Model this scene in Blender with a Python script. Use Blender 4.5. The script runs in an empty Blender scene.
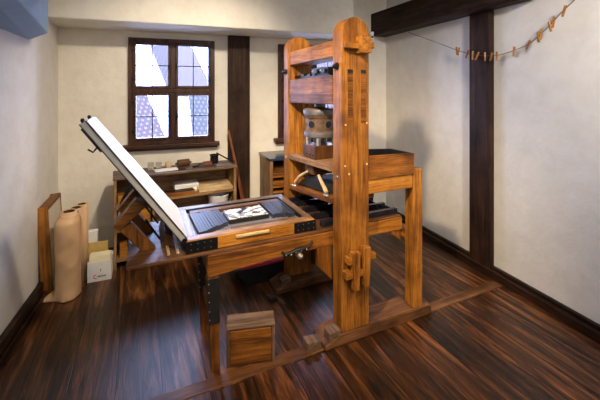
import bpy, bmesh, math, random
from mathutils import Vector, Matrix
random.seed(7)
C = bpy.context.scene.collection
R = math.radians

# ------------------------------------------------------------------ materials
MATS = {}
def new_mat(name):
    m = bpy.data.materials.new(name); m.use_nodes = True
    nt = m.node_tree; b = nt.nodes['Principled BSDF']
    return m, nt, b
def ramp(nt, stops):
    r = nt.nodes.new('ShaderNodeValToRGB')
    e = r.color_ramp.elements
    while len(e) < len(stops): e.new(0.5)
    for k, (p, c) in enumerate(stops):
        e[k].position = p; e[k].color = (c[0], c[1], c[2], 1)
    return r
def noise(nt, vec, scale, detail=4, rough=.55, dist=0):
    n = nt.nodes.new('ShaderNodeTexNoise')
    n.inputs['Scale'].default_value = scale; n.inputs['Detail'].default_value = detail
    n.inputs['Roughness'].default_value = rough; n.inputs['Distortion'].default_value = dist
    if vec is not None: nt.links.new(vec, n.inputs['Vector'])
    return n
def mixc(nt, mode, fac, a, b):
    x = nt.nodes.new('ShaderNodeMix'); x.data_type = 'RGBA'; x.blend_type = mode
    for key, v in ((0, fac), (6, a), (7, b)):
        if isinstance(v, (int, float)): x.inputs[key].default_value = v
        elif isinstance(v, tuple): x.inputs[key].default_value = (v[0], v[1], v[2], 1)
        else: nt.links.new(v, x.inputs[key])
    return x.outputs[2]
def bump(nt, b, h, strength, dist=.01):
    bp = nt.nodes.new('ShaderNodeBump'); bp.inputs['Strength'].default_value = strength
    bp.inputs['Distance'].default_value = dist
    nt.links.new(h, bp.inputs['Height']); nt.links.new(bp.outputs[0], b.inputs['Normal'])
def objvec(nt, scale=(1, 1, 1), rnd=True):
    tc = nt.nodes.new('ShaderNodeTexCoord'); mp = nt.nodes.new('ShaderNodeMapping')
    mp.inputs['Scale'].default_value = scale
    nt.links.new(tc.outputs['Object'], mp.inputs['Vector'])
    if rnd:
        oi = nt.nodes.new('ShaderNodeObjectInfo'); ml = nt.nodes.new('ShaderNodeMath')
        ml.operation = 'MULTIPLY'; ml.inputs[1].default_value = 37.0
        nt.links.new(oi.outputs['Random'], ml.inputs[0])
        cb = nt.nodes.new('ShaderNodeCombineXYZ')
        for k in range(3): nt.links.new(ml.outputs[0], cb.inputs[k])
        nt.links.new(cb.outputs[0], mp.inputs['Location'])
    return mp.outputs[0], tc

def wood(axis, hue='oak', rough=.42):
    key = ('wood', axis, hue, rough)
    if key in MATS: return MATS[key]
    P = {'oak':   ((.05, .015, .003), (.22, .080, .012), (.40, .165, .028)),
         'honey': ((.10, .032, .005), (.34, .132, .018), (.55, .25, .042)),
         'amber': ((.20, .070, .008), (.48, .20, .028), (.66, .33, .06)),
         'red':   ((.055, .012, .004), (.20, .055, .016), (.33, .11, .035)),
         'dark':  ((.006, .003, .002), (.024, .011, .006), (.060, .030, .018)),
         'post':  ((.012, .005, .003), (.034, .015, .008), (.075, .036, .020)),
         'frame': ((.016, .006, .003), (.055, .020, .010), (.11, .045, .022)),
         'grey':  ((.05, .032, .02), (.14, .088, .055), (.26, .17, .11)),
         'brown': ((.045, .018, .007), (.13, .056, .021), (.22, .105, .042)),
         'worn':  ((.12, .06, .025), (.34, .19, .09), (.52, .34, .18)),
         'tan':   ((.10, .055, .022), (.27, .155, .068), (.42, .26, .13)),
         'pale':  ((.48, .33, .17), (.70, .54, .32), (.80, .66, .44))}[hue]
    m, nt, b = new_mat('%s wood %s' % (hue, axis))
    s = [26, 26, 26]; s['xyz'.index(axis)] = 1.6
    v, tc = objvec(nt, tuple(s))
    n1 = noise(nt, v, 1.0, 6, .62, .7)
    r1 = ramp(nt, [(.28, P[0]), (.48, P[1]), (.72, P[2])])
    nt.links.new(n1.outputs[0], r1.inputs[0])
    s2 = [160, 160, 160]; s2['xyz'.index(axis)] = 7
    v2, _ = objvec(nt, tuple(s2))
    n2 = noise(nt, v2, 1.0, 3, .6)
    r2 = ramp(nt, [(.32, (.34, .29, .25)), (.52, (1, 1, 1))])
    nt.links.new(n2.outputs[0], r2.inputs[0])
    v3, _ = objvec(nt, (3, 3, 3))
    n3 = noise(nt, v3, 1.6, 4, .6)
    r3 = ramp(nt, [(.33, (.42, .36, .32)), (.58, (1.08, 1.05, 1.0))])
    nt.links.new(n3.outputs[0], r3.inputs[0])
    c = mixc(nt, 'MULTIPLY', .8, r1.outputs[0], r2.outputs[0])
    c = mixc(nt, 'MULTIPLY', .75, c, r3.outputs[0])
    nt.links.new(c, b.inputs['Base Color'])
    rr = nt.nodes.new('ShaderNodeMapRange'); nt.links.new(n1.outputs[0], rr.inputs[0])
    rr.inputs[3].default_value = rough + .14; rr.inputs[4].default_value = rough - .08
    nt.links.new(rr.outputs[0], b.inputs['Roughness'])
    b.inputs['Specular IOR Level'].default_value = .20 if hue in ('post', 'dark') else .30
    bump(nt, b, n2.outputs[0], .45, .002)
    MATS[key] = m; return m

def plain(name, col, rough=.5, metal=0, var=.25, scale=18, bmp=.15, spec=.5):
    if name in MATS: return MATS[name]
    m, nt, b = new_mat(name)
    v, _ = objvec(nt)
    n = noise(nt, v, scale, 5, .6)
    lo = tuple(x * (1 - var) for x in col); hi = tuple(min(1, x * (1 + var * .6)) for x in col)
    r = ramp(nt, [(.3, lo), (.7, hi)]); nt.links.new(n.outputs[0], r.inputs[0])
    nt.links.new(r.outputs[0], b.inputs['Base Color'])
    b.inputs['Roughness'].default_value = rough; b.inputs['Metallic'].default_value = metal
    b.inputs['Specular IOR Level'].default_value = spec
    bump(nt, b, n.outputs[0], bmp, .003)
    MATS[name] = m; return m

def plaster(name, col, col2):
    m, nt, b = new_mat(name)
    v, _ = objvec(nt, rnd=False)
    n = noise(nt, v, 1.3, 5, .6, .4)
    r = ramp(nt, [(.32, col2), (.62, col)]); nt.links.new(n.outputs[0], r.inputs[0])
    n2 = noise(nt, v, 7, 6, .65, .3)
    r2 = ramp(nt, [(.35, (.90, .89, .87)), (.6, (1, 1, 1))]); nt.links.new(n2.outputs[0], r2.inputs[0])
    n4 = noise(nt, v, 55, 2, .5)
    r4 = ramp(nt, [(.20, (.75, .72, .68)), (.30, (1, 1, 1))]); nt.links.new(n4.outputs[0], r4.inputs[0])
    c = mixc(nt, 'MULTIPLY', .7, r.outputs[0], r2.outputs[0])
    c = mixc(nt, 'MULTIPLY', .6, c, r4.outputs[0])
    nt.links.new(c, b.inputs['Base Color'])
    b.inputs['Roughness'].default_value = .82; b.inputs['Specular IOR Level'].default_value = .3
    n3 = noise(nt, v, 9, 7, .6, .2)
    bump(nt, b, n3.outputs[0], .55, .012)
    return m

WALL = plaster('lime plaster', (.80, .775, .725), (.72, .69, .635))
WALLB = plaster('warm lime plaster', (.83, .79, .70), (.76, .71, .61))
CEIL = plaster('ceiling plaster', (.66, .66, .66), (.60, .60, .60))
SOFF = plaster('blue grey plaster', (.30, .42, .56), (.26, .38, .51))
IRON = plain('black iron', (.016, .016, .018), .42, .6, .4, 30)
BLACK = plain('black painted wood', (.014, .013, .013), .38, 0, .5, 20)
SILVER = plain('worn steel', (.62, .60, .55), .33, .9, .2, 40)
LEAD = plain('dull lead grey metal', (.20, .20, .21), .48, .55, .35, 25)
DRUM = plain('rusty grey iron', (.20, .125, .085), .55, .35, .5, 22)
WHITE = plain('white board', (.86, .86, .87), .45, 0, .03, 6)
PAPER = plain('white paper', (.85, .84, .80), .7, 0, .05, 12)
EDGE = plain('grey tape edge', (.40, .385, .36), .6, 0, .12, 20)
KRAFT = plain('brown kraft paper', (.60, .375, .20), .50, 0, .13, 4, .6)
SLAT = plain('blue black strip', (.024, .030, .055), .50, 0, .2, 8, 0)
STONE = plain('grey press stone', (.19, .19, .22), .32, 0, .3, 10)
REDP = plain('crimson lining', (.62, .01, .06), .5, 0, .1, 10)
BLUEP = plain('blue grey lid', (.12, .15, .24), .3, 0, .2, 10)
ROPE = plain('dark hemp line', (.10, .075, .055), .8, 0, .3, 60)
BONE = plain('pale bone wood', (.72, .52, .28), .4, 0, .2, 25)
REDT = plain('dark red leather', (.22, .05, .035), .5, 0, .3, 25)
OCHRE = plain('yellow ochre card', (.58, .40, .12), .7, 0, .2, 15)

def glass_mat():
    m = bpy.data.materials.new('window glass'); m.use_nodes = True
    nt = m.node_tree; nt.nodes.clear()
    o = nt.nodes.new('ShaderNodeOutputMaterial'); mx = nt.nodes.new('ShaderNodeMixShader')
    t = nt.nodes.new('ShaderNodeBsdfTransparent'); t.inputs[0].default_value = (.93, .93, .97, 1)
    g = nt.nodes.new('ShaderNodeBsdfGlossy'); g.inputs['Roughness'].default_value = .03
    fr = nt.nodes.new('ShaderNodeFresnel'); fr.inputs[0].default_value = 1.45
    nt.links.new(fr.outputs[0], mx.inputs[0]); nt.links.new(t.outputs[0], mx.inputs[1])
    nt.links.new(g.outputs[0], mx.inputs[2]); nt.links.new(mx.outputs[0], o.inputs[0])
    return m
GLASS = glass_mat()

def floor_mat():
    m, nt, b = new_mat('dark oiled floorboards')
    tc = nt.nodes.new('ShaderNodeTexCoord')
    def mp(scale, rot=0):
        q = nt.nodes.new('ShaderNodeMapping'); q.inputs['Scale'].default_value = scale
        q.inputs['Rotation'].default_value = (0, 0, rot)
        nt.links.new(tc.outputs['Object'], q.inputs['Vector']); return q.outputs[0]
    br = nt.nodes.new('ShaderNodeTexBrick')
    br.inputs['Color1'].default_value = (0, 0, 0, 1); br.inputs['Color2'].default_value = (1, 1, 1, 1)
    br.inputs['Mortar'].default_value = (.5, .5, .5, 1)
    br.inputs['Scale'].default_value = 1; br.inputs['Mortar Size'].default_value = .0035
    br.inputs['Mortar Smooth'].default_value = .3
    br.inputs['Brick Width'].default_value = 7.3; br.inputs['Row Height'].default_value = .215
    br.offset = .37
    nt.links.new(mp((1, 1, 1), R(90)), br.inputs['Vector'])
    # grain runs along local y, offset for each board
    cb = nt.nodes.new('ShaderNodeVectorMath'); cb.operation = 'MULTIPLY_ADD'
    cb.inputs[1].default_value = (9, 9, 9)
    nt.links.new(br.outputs['Color'], cb.inputs[0]); nt.links.new(mp((17, 1.5, 17)), cb.inputs[2])
    n1 = noise(nt, cb.outputs[0], 1.0, 7, .66, 1.1)
    r1 = ramp(nt, [(.35, (.008, .004, .002)), (.50, (.070, .027, .009)), (.68, (.27, .11, .034))])
    nt.links.new(n1.outputs[0], r1.inputs[0])
    r2 = ramp(nt, [(0, (.50, .46, .46)), (.5, (.85, .82, .80)), (1, (1.3, 1.18, 1.05))])
    nt.links.new(br.outputs['Color'], r2.inputs[0])
    n2 = noise(nt, mp((140, 7, 140)), 1, 3, .6)
    r3 = ramp(nt, [(.32, (.40, .38, .36)), (.55, (1, 1, 1))]); nt.links.new(n2.outputs[0], r3.inputs[0])
    n3 = noise(nt, mp((1.6, 1.1, 1)), 1.5, 5, .6)
    r4 = ramp(nt, [(.34, (.45, .42, .42)), (.60, (1, 1, 1))]); nt.links.new(n3.outputs[0], r4.inputs[0])
    # knots
    vo = nt.nodes.new('ShaderNodeTexVoronoi'); vo.inputs['Scale'].default_value = 1
    nt.links.new(mp((5.2, 2.2, 5)), vo.inputs['Vector'])
    r5 = ramp(nt, [(.035, (.12, .10, .10)), (.075, (1, 1, 1))]); nt.links.new(vo.outputs['Distance'], r5.inputs[0])
    c = mixc(nt, 'MULTIPLY', 1.0, r1.outputs[0], r2.outputs[0])
    c = mixc(nt, 'MULTIPLY', .75, c, r3.outputs[0])
    c = mixc(nt, 'MULTIPLY', .8, c, r4.outputs[0])
    c = mixc(nt, 'MULTIPLY', .85, c, r5.outputs[0])
    c = mixc(nt, 'MIX', br.outputs['Fac'], c, (.004, .003, .002))
    nt.links.new(c, b.inputs['Base Color'])
    rr = nt.nodes.new('ShaderNodeMapRange'); nt.links.new(n1.outputs[0], rr.inputs[0])
    rr.inputs[3].default_value = .44; rr.inputs[4].default_value = .27
    nt.links.new(rr.outputs[0], b.inputs['Roughness'])
    add = nt.nodes.new('ShaderNodeMath'); add.operation = 'SUBTRACT'
    nt.links.new(n2.outputs[0], add.inputs[0]); nt.links.new(br.outputs['Fac'], add.inputs[1])
    b.inputs['Specular IOR Level'].default_value = .38
    bump(nt, b, add.outputs[0], .35, .003)
    return m

def engraving_mat():
    m, nt, b = new_mat('engraved printing block face')
    v, _ = objvec(nt, rnd=False)
    n = noise(nt, v, 15, 4, .6, 1.0)
    r = ramp(nt, [(.47, (.02, .025, .05)), (.51, (.66, .70, .76))]); nt.links.new(n.outputs[0], r.inputs[0])
    nt.links.new(r.outputs[0], b.inputs['Base Color']); b.inputs['Roughness'].default_value = .35
    return m
ENGRAVE = engraving_mat()

def tile_mat(name, c1, c2, sx, sz):
    m, nt, b = new_mat(name)
    tc = nt.nodes.new('ShaderNodeTexCoord')
    br = nt.nodes.new('ShaderNodeTexBrick')
    br.inputs['Color1'].default_value = (*c1, 1); br.inputs['Color2'].default_value = (*c2, 1)
    br.inputs['Mortar'].default_value = (c1[0]*.12, c1[1]*.12, c1[2]*.15, 1)
    br.inputs['Scale'].default_value = 1; br.inputs['Mortar Size'].default_value = .05
    br.inputs['Brick Width'].default_value = sx; br.inputs['Row Height'].default_value = sz
    nt.links.new(tc.outputs['UV'], br.inputs['Vector'])
    nt.links.new(br.outputs[0], b.inputs['Base Color']); b.inputs['Roughness'].default_value = .8
    return m

# ------------------------------------------------------------------ mesh tools
class MB:
    def __init__(s): s.bm = bmesh.new()
    def box(s, x0, x1, y0, y1, z0, z1):
        v = [s.bm.verts.new(p) for p in ((x0,y0,z0),(x1,y0,z0),(x1,y1,z0),(x0,y1,z0),(x0,y0,z1),(x1,y0,z1),(x1,y1,z1),(x0,y1,z1))]
        for f in ((0,3,2,1),(4,5,6,7),(0,1,5,4),(1,2,6,5),(2,3,7,6),(3,0,4,7)): s.bm.faces.new([v[i] for i in f])
        return s
    def hexa(s, pts):          # 8 points, bottom ring then top ring
        v = [s.bm.verts.new(p) for p in pts]
        for f in ((0,3,2,1),(4,5,6,7),(0,1,5,4),(1,2,6,5),(2,3,7,6),(3,0,4,7)): s.bm.faces.new([v[i] for i in f])
        return s
    def prism(s, pts, axis, a, b):
        def P(p, t):
            return {'x': (t, p[0], p[1]), 'y': (p[0], t, p[1]), 'z': (p[0], p[1], t)}[axis]
        A = [s.bm.verts.new(P(p, a)) for p in pts]; B = [s.bm.verts.new(P(p, b)) for p in pts]
        n = len(pts)
        s.bm.faces.new(A); s.bm.faces.new(B[::-1])
        for i in range(n): s.bm.faces.new((A[i], B[i], B[(i+1) % n], A[(i+1) % n]))
        return s
    def cyl(s, p0, p1, r0, r1=None, n=20, cap=True):
        r1 = r0 if r1 is None else r1
        p0, p1 = Vector(p0), Vector(p1); d = (p1 - p0).normalized()
        u = d.orthogonal().normalized(); w = d.cross(u)
        ring = lambda p, r: [s.bm.verts.new(p + (u*math.cos(t) + w*math.sin(t))*r) for t in [2*math.pi*k/n for k in range(n)]]
        A, B = ring(p0, r0), ring(p1, r1)
        for i in range(n): s.bm.faces.new((A[i], A[(i+1) % n], B[(i+1) % n], B[i]))
        if cap: s.bm.faces.new(A[::-1]); s.bm.faces.new(B)
        return s
    def lathe(s, c, prof, n=28):   # prof: (r, z) list
        rings = []
        for r, z in prof:
            rings.append([s.bm.verts.new((c[0] + max(r, .0004)*math.cos(2*math.pi*k/n), c[1] + max(r, .0004)*math.sin(2*math.pi*k/n), c[2] + z)) for k in range(n)])
        for A, B in zip(rings, rings[1:]):
            for i in range(n): s.bm.faces.new((A[i], A[(i+1) % n], B[(i+1) % n], B[i]))
        s.bm.faces.new(rings[0][::-1]); s.bm.faces.new(rings[-1])
        return s
    def tube(s, pts, r, n=8):
        pts = [Vector(p) for p in pts]; rings = []
        up = Vector((0, 0, 1))
        for i, p in enumerate(pts):
            d = (pts[min(i+1, len(pts)-1)] - pts[max(i-1, 0)]).normalized()
            u = d.cross(up)
            if u.length < 1e-3: u = d.cross(Vector((0, 1, 0)))
            u.normalize(); w = d.cross(u)
            rr = r(i / (len(pts) - 1)) if callable(r) else r
            rings.append([s.bm.verts.new(p + (u*math.cos(2*math.pi*k/n) + w*math.sin(2*math.pi*k/n))*rr) for k in range(n)])
        for A, B in zip(rings, rings[1:]):
            for i in range(n): s.bm.faces.new((A[i], A[(i+1) % n], B[(i+1) % n], B[i]))
        s.bm.faces.new(rings[0][::-1]); s.bm.faces.new(rings[-1])
        return s
    def ball(s, c, rx, ry=None, rz=None, u=14, v=9, jitter=0):
        ry = ry or rx; rz = rz or rx
        M = Matrix.Translation(c) @ Matrix.Diagonal((rx, ry, rz, 1))
        r = bmesh.ops.create_uvsphere(s.bm, u_segments=u, v_segments=v, radius=1, matrix=M)
        if jitter:
            for q in r['verts']: q.co += Vector([random.uniform(-jitter, jitter) for _ in range(3)])
        return s
    def rot(s, deg, pivot, axis='Y'):
        bmesh.ops.rotate(s.bm, cent=pivot, matrix=Matrix.Rotation(R(deg), 3, axis), verts=s.bm.verts[:]); return s
    def build(s, name, mat, parent=None, bev=.003, smooth=False, seg=2):
        bmesh.ops.recalc_face_normals(s.bm, faces=s.bm.faces[:])
        me = bpy.data.meshes.new(name); s.bm.to_mesh(me); s.bm.free()
        o = bpy.data.objects.new(name, me); C.objects.link(o)
        for mm in (mat if isinstance(mat, (list, tuple)) else [mat]): me.materials.append(mm)
        if parent is not None: o.parent = parent
        if smooth:
            for p in me.polygons: p.use_smooth = True
            try: me.set_sharp_from_angle(angle=R(38))
            except Exception: pass
        if bev:
            m = o.modifiers.new('bevel', 'BEVEL'); m.width = bev; m.segments = seg; m.limit_method = 'ANGLE'; m.angle_limit = R(40)
            m.harden_normals = False
        return o
def box(name, mat, parent, b, bev=.003): return MB().box(*b).build(name, mat, parent, bev)
def thing(name, label, cat, loc=(0, 0, 0), rz=0, group=None):
    o = bpy.data.objects.new(name, None); C.objects.link(o); o.empty_display_size = .05
    o.location = loc; o.rotation_euler = (0, 0, rz); return tag(o, label, cat, group)
def tag(o, label, cat, group=None, kind=None):
    if label: o['label'] = label
    if cat: o['category'] = cat
    if group: o['group'] = group
    if kind: o['kind'] = kind
    return o
def structure(o, label=None, cat=None):
    o['kind'] = 'structure'
    if label: o['label'] = label
    if cat: o['category'] = cat
    return o
def copy_tree(o, parent=None):
    c = o.copy(); C.objects.link(c)
    if parent is not None: c.parent = parent
    for ch in list(o.children): copy_tree(ch, c)
    return c

# ------------------------------------------------------------------ room shell
PR = R(5.5)                      # direction of the floorboards and of the press
O0 = (.785, 1.82)
LX = lambda y: -.96 if y <= 2.9 else -.96 - .09*(y-2.9)/.8
YB = 3.7; XR = 2.42; YF = -1.6; ZC = 2.72
# floor: local frame turned with the boards
fo = bpy.data.objects.new('floor', bpy.data.meshes.new('floor'))
bm = bmesh.new()
ci, si = math.cos(-PR), math.sin(-PR)
def wl(x, y): x -= O0[0]; y -= O0[1]; return (x*ci - y*si, x*si + y*ci)
pts = [(-1.15, YF), (XR+.1, YF), (XR+.1, YB+.1), (-1.15, YB+.1)]
A = [bm.verts.new((*wl(*p), 0)) for p in pts]; B = [bm.verts.new((*wl(*p), -.1)) for p in pts]
bm.faces.new(A); bm.faces.new(B[::-1])
for i in range(4): bm.faces.new((A[i], B[i], B[(i+1) % 4], A[(i+1) % 4]))
bmesh.ops.recalc_face_normals(bm, faces=bm.faces[:]); bm.to_mesh(fo.data); bm.free()
fo.data.materials.append(floor_mat()); C.objects.link(fo)
fo.location = (O0[0], O0[1], 0); fo.rotation_euler = (0, 0, PR); structure(fo, 'dark brown oiled wide floorboards', 'floor')
# flush cross beam in the floor
sl = MB().box(-1.60, 1.555, 0.012, .088, -.03, .005).build('trim_1', wood('x', 'brown', .42), None, .004)
sl.location = (O0[0], O0[1], 0); sl.rotation_euler = (0, 0, PR); structure(sl, 'dark timber strip crossing the floorboards', 'floor beam')

structure(MB().box(-1.3, XR+.3, YF-.2, YB+.3, ZC, ZC+.1).build('ceiling', CEIL, None, 0), 'pale plaster ceiling', 'ceiling')
wl_m = MB()
wl_m.prism([(-1.3, YF), (-.96, YF), (-.96, 2.9), (-1.05, 3.7), (-1.05, 3.95), (-1.3, 3.95)], 'z', 0, ZC)
structure(wl_m.build('wall_left', WALL, None, 0), 'white plaster wall on the left', 'wall')
structure(MB().box(XR, XR+.25, YF, YB+.25, 0, ZC).build('wall_right', WALL, None, 0), 'white plaster wall on the right', 'wall')
structure(MB().box(-1.3, XR+.25, YF-.2, YF, 0, ZC).build('wall_front', WALL, None, 0), 'plaster wall behind the viewer', 'wall')
W1 = (-.47, .34, .965, 2.008); W2 = (1.025, 1.835, .965, 2.008)
bw = MB()
xs = [-1.06, W1[0], W1[1], W2[0], W2[1], XR]
for k in (0, 2, 4): bw.box(xs[k], xs[k+1], YB, YB+.25, 0, ZC)
for w in (W1, W2):
    bw.box(w[0], w[1], YB, YB+.25, 0, w[2]); bw.box(w[0], w[1], YB, YB+.25, w[3], ZC)
structure(bw.build('wall_back', WALLB, None, 0), 'cream plaster wall with two windows', 'wall')
# boxed soffit across the back wall
structure(MB().box(-1.045, 1.70, 3.19, YB, 2.07, ZC).build('trim_2', WALLB, None, .01), 'plastered boxed beam above the windows', 'beam')
# blue-grey beam against the left wall
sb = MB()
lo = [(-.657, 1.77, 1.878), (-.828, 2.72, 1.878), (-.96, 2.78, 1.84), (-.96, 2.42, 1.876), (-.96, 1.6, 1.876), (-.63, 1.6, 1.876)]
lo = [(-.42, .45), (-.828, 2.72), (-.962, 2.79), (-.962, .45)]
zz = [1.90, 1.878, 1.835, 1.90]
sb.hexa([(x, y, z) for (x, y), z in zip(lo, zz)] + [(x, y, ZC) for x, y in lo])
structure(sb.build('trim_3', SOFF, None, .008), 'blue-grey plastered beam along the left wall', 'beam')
# timber frame of back and right wall
structure(box('trim_4', wood('z', 'post', .6), None, (.475, .70, 3.625, YB, 0, 2.07), .008), 'dark upright timber between the windows', 'timber post')
structure(box('trim_5', wood('z', 'post', .6), None, (2.368, XR, 2.135, 2.345, 0, 2.16), .008), 'dark upright timber in the right wall', 'timber post')
rb = MB()
rb.hexa([(2.31, 1.78, 2.150), (XR, 1.78, 2.150), (XR, YB, 2.155), (2.20, YB, 2.155), (2.31, 1.78, 2.42), (XR, 1.78, 2.42), (XR, YB, 2.43), (2.20, YB, 2.43)])
rb.hexa([(2.335, 1.63, 2.19), (XR, 1.63, 2.19), (XR, 1.80, 2.175), (2.330, 1.80, 2.175), (2.335, 1.63, 2.41), (XR, 1.63, 2.41), (XR, 1.80, 2.41), (2.330, 1.80, 2.41)])
structure(rb.build('trim_6', wood('y', 'dark', .55), None, .012), 'dark horizontal timber under the ceiling on the right', 'timber beam')
# baseboards
def base_l():
    m = MB()
    m.prism([(-.96, YF), (-.932, YF), (-.925, 2.9), (-1.005, 3.7), (-1.05, 3.7), (-.96, 2.9)], 'z', 0, .115)
    m.prism([(-.93, YF), (-.915, YF), (-.908, 2.9), (-.985, 3.7), (-1.0, 3.7), (-.923, 2.9)], 'z', 0, .045)
    return m
structure(base_l().build('baseboard_left', wood('y', 'dark', .4), None, .004), 'black baseboard', 'baseboard')
m = MB().box(2.385, XR, YF, YB, 0, .072).box(2.35, 2.39, YF, YB, 0, .05)
structure(m.build('baseboard_right', wood('y', 'dark', .38), None, .006), 'black stepped baseboard', 'baseboard')
structure(MB().box(-.45, .475, 3.675, YB, 0, .10).box(.70, 2.35, 3.675, YB, 0, .10).build('baseboard_back', wood('x', 'dark', .4), None, .004), 'dark baseboard', 'baseboard')

# ------------------------------------------------------------------ windows
def make_window(name, w, lab):
    x0, x1, z0, z1 = w
    t = bpy.data.objects.new(name, None); C.objects.link(t); t.location = (x0, YB, z0); structure(t, lab, 'window')
    W, H = x1-x0, z1-z0; FR = wood('z', 'frame', .42); FX = wood('x', 'frame', .42)
    y0, y1 = -.035, .06
    f = MB(); f.box(0, .042, y0, y1, 0, H).box(W-.042, W, y0, y1, 0, H).box(.042, W-.042, y0, y1, H-.042, H).box(.042, W-.042, y0, y1, 0, .042)
    f.box(W/2-.022, W/2+.022, y0, y1, .042, H-.042); f.box(.042, W-.042, y0-.004, y1, H*.485, H*.485+.045)
    f.build('window_frame', FR, t, .005)
    zs = [(.042, H*.485), (H*.485+.045, H-.042)]
    for a, b in ((.042, W/2-.022), (W/2+.022, W-.042)):
        for c, d in zs:
            k = .026
            s = MB(); s.box(a-.001, a+k, y0-.010, .02, c-.001, d+.001).box(b-k, b+.001, y0-.010, .02, c-.001, d+.001)
            s.box(a+k, b-k, y0-.010, .02, c-.001, c+k).box(a+k, b-k, y0-.010, .02, d-k, d+.001)
            so = s.build('casement', FR, t, .004)
            gl = MB().box(a+k-.004, b-k+.004, -.004, -.001, c+k-.004, d-k+.004).build('pane', GLASS, so, 0)
            mx, mz = (a+b)/2, (c+d)/2
            MB().box(mx-.005, mx+.005, -.010, .005, c+k, d-k).box(a+k, b-k, -.010, .005, mz-.005, mz+.005).build('glazing_bar', IRON, so, .001)
            right = a > W/2
            hx = a+.013 if right else b-.013
            hz = (c+d)/2
            MB().box(hx-.006, hx+.006, y0-.02, y0-.010, hz-.035, hz+.035).cyl((hx, y0-.02, hz), (hx, y0-.045, hz), .005).ball((hx, y0-.048, hz), .009).build('window_catch', IRON, so, .001)
            ox = b-.004 if right else a+.004
            for q in (.2, .8):
                zc = c+(d-c)*q
                MB().cyl((ox, y0-.013, zc-.022), (ox, y0-.013, zc+.022), .006, n=10).box(ox-.018, ox+.018, y0-.013, y0-.008, zc-.012, zc+.012).build('hinge', IRON, so, .001)
    MB().box(-.05, W+.045, -.085, .0, -.035, .004).box(-.03, W+.025, -.06, 0, -.055, -.035).build('window_sill', FX, t, .006)
    return t
make_window('window_1', W1, 'brown four-casement window with leaded panes on the left')
make_window('window_2', W2, 'brown four-casement window half hidden behind the press')

# ------------------------------------------------------------------ outside
def house(pts, label, mats, name='house'):
    """pts: roof slab corners ridge-left, ridge-right, eave-right, eave-left in world space"""
    t = thing(name, label, 'house', (0, 0, 0))
    P = [Vector(p) for p in pts]
    back = Vector((0, 2.2, -2.4))
    Q = [P[0]+back, P[1]+back]
    foot_ = [P[3], P[2], Q[1], Q[0]]
    bm = bmesh.new()
    lo_ = [bm.verts.new((p.x, p.y, -5)) for p in foot_]; hi = [bm.verts.new((p.x, p.y, p.z-.02)) for p in foot_]
    ra, rb_ = bm.verts.new(P[0]-Vector((0, 0, .02))), bm.verts.new(P[1]-Vector((0, 0, .02)))
    for f in ((lo_[0], lo_[1], hi[1], hi[0]), (lo_[1], lo_[2], hi[2], rb_, hi[1]), (lo_[2], lo_[3], hi[3], hi[2]), (lo_[3], lo_[0], hi[0], ra, hi[3]), (hi[0], hi[1], rb_, ra), (hi[2], hi[3], ra, rb_)): bm.faces.new(f)
    bmesh.ops.recalc_face_normals(bm, faces=bm.faces[:]); me = bpy.data.meshes.new('wall'); bm.to_mesh(me); bm.free(); me.materials.append(mats[0])
    o = bpy.data.objects.new('wall', me); C.objects.link(o); o.parent = t
    for quad in ((P[0], P[1], P[2], P[3]), (P[1], P[0], Q[0], Q[1])):
        bm = bmesh.new(); v = [bm.verts.new(p) for p in quad] + [bm.verts.new(p+Vector((0, 0, .14))) for p in quad]
        uv = bm.loops.layers.uv.new('UVMap'); W_ = (quad[1]-quad[0]).length; L_ = (quad[3]-quad[0]).length
        U = [(0, 0), (W_, 0), (W_, L_), (0, L_)]
        for f in ((0,1,2,3),(7,6,5,4),(0,4,5,1),(1,5,6,2),(2,6,7,3),(3,7,4,0)):
            fc = bm.faces.new([v[i] for i in f])
            for l in fc.loops: l[uv].uv = U[v.index(l.vert) % 4]
        bmesh.ops.recalc_face_normals(bm, faces=bm.faces[:]); me = bpy.data.meshes.new('roof'); bm.to_mesh(me); bm.free(); me.materials.append(mats[1])
        o = bpy.data.objects.new('roof', me); C.objects.link(o); o.parent = t
    return t
RENDER_W = plain('pale render', (.55, .53, .60), .9, 0, .06, 2)
TV = tile_mat('violet grey tiles', (.034, .014, .012), (.050, .020, .017), .17, .20)
TR = tile_mat('red clay tiles', (.060, .020, .015), (.078, .026, .020), .16, .19)
TB = tile_mat('blue slate tiles', (.024, .016, .013), (.038, .025, .020), .17, .20)
house([(-1.45, 19, 3.75), (.62, 19, 3.6), (1.55, 16.6, 1.15), (-.42, 16.6, 1.2)], 'house with violet tiled roof across the upper panes of the left window', (RENDER_W, TV))
house([(-1.95, 13.0, 1.35), (-1.08, 13.0, 1.22), (-.40, 11.6, -.2), (-1.35, 11.6, -.35)], 'lower house with red clay roof in the lower left panes', (RENDER_W, TR))
house([(.30, 14.0, 1.30), (1.75, 14.0, 1.20), (1.9, 12.4, -.55), (.45, 12.4, -.6)], 'house with blue slate roof in the lower right panes of the left window', (RENDER_W, TB))
house([(5.2, 17, 3.0), (8.6, 17, 3.0), (8.9, 15, .6), (5.4, 15, .6)], 'house seen through the window behind the press', (RENDER_W, TV))
structure(MB().box(-30, 34, 6, 50, -5.2, -5).build('ground', plain('pale cobbled yard', (.35, .34, .36), .9, 0, .2, 1), None, 0), 'pale yard far below the windows', 'ground')

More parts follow.
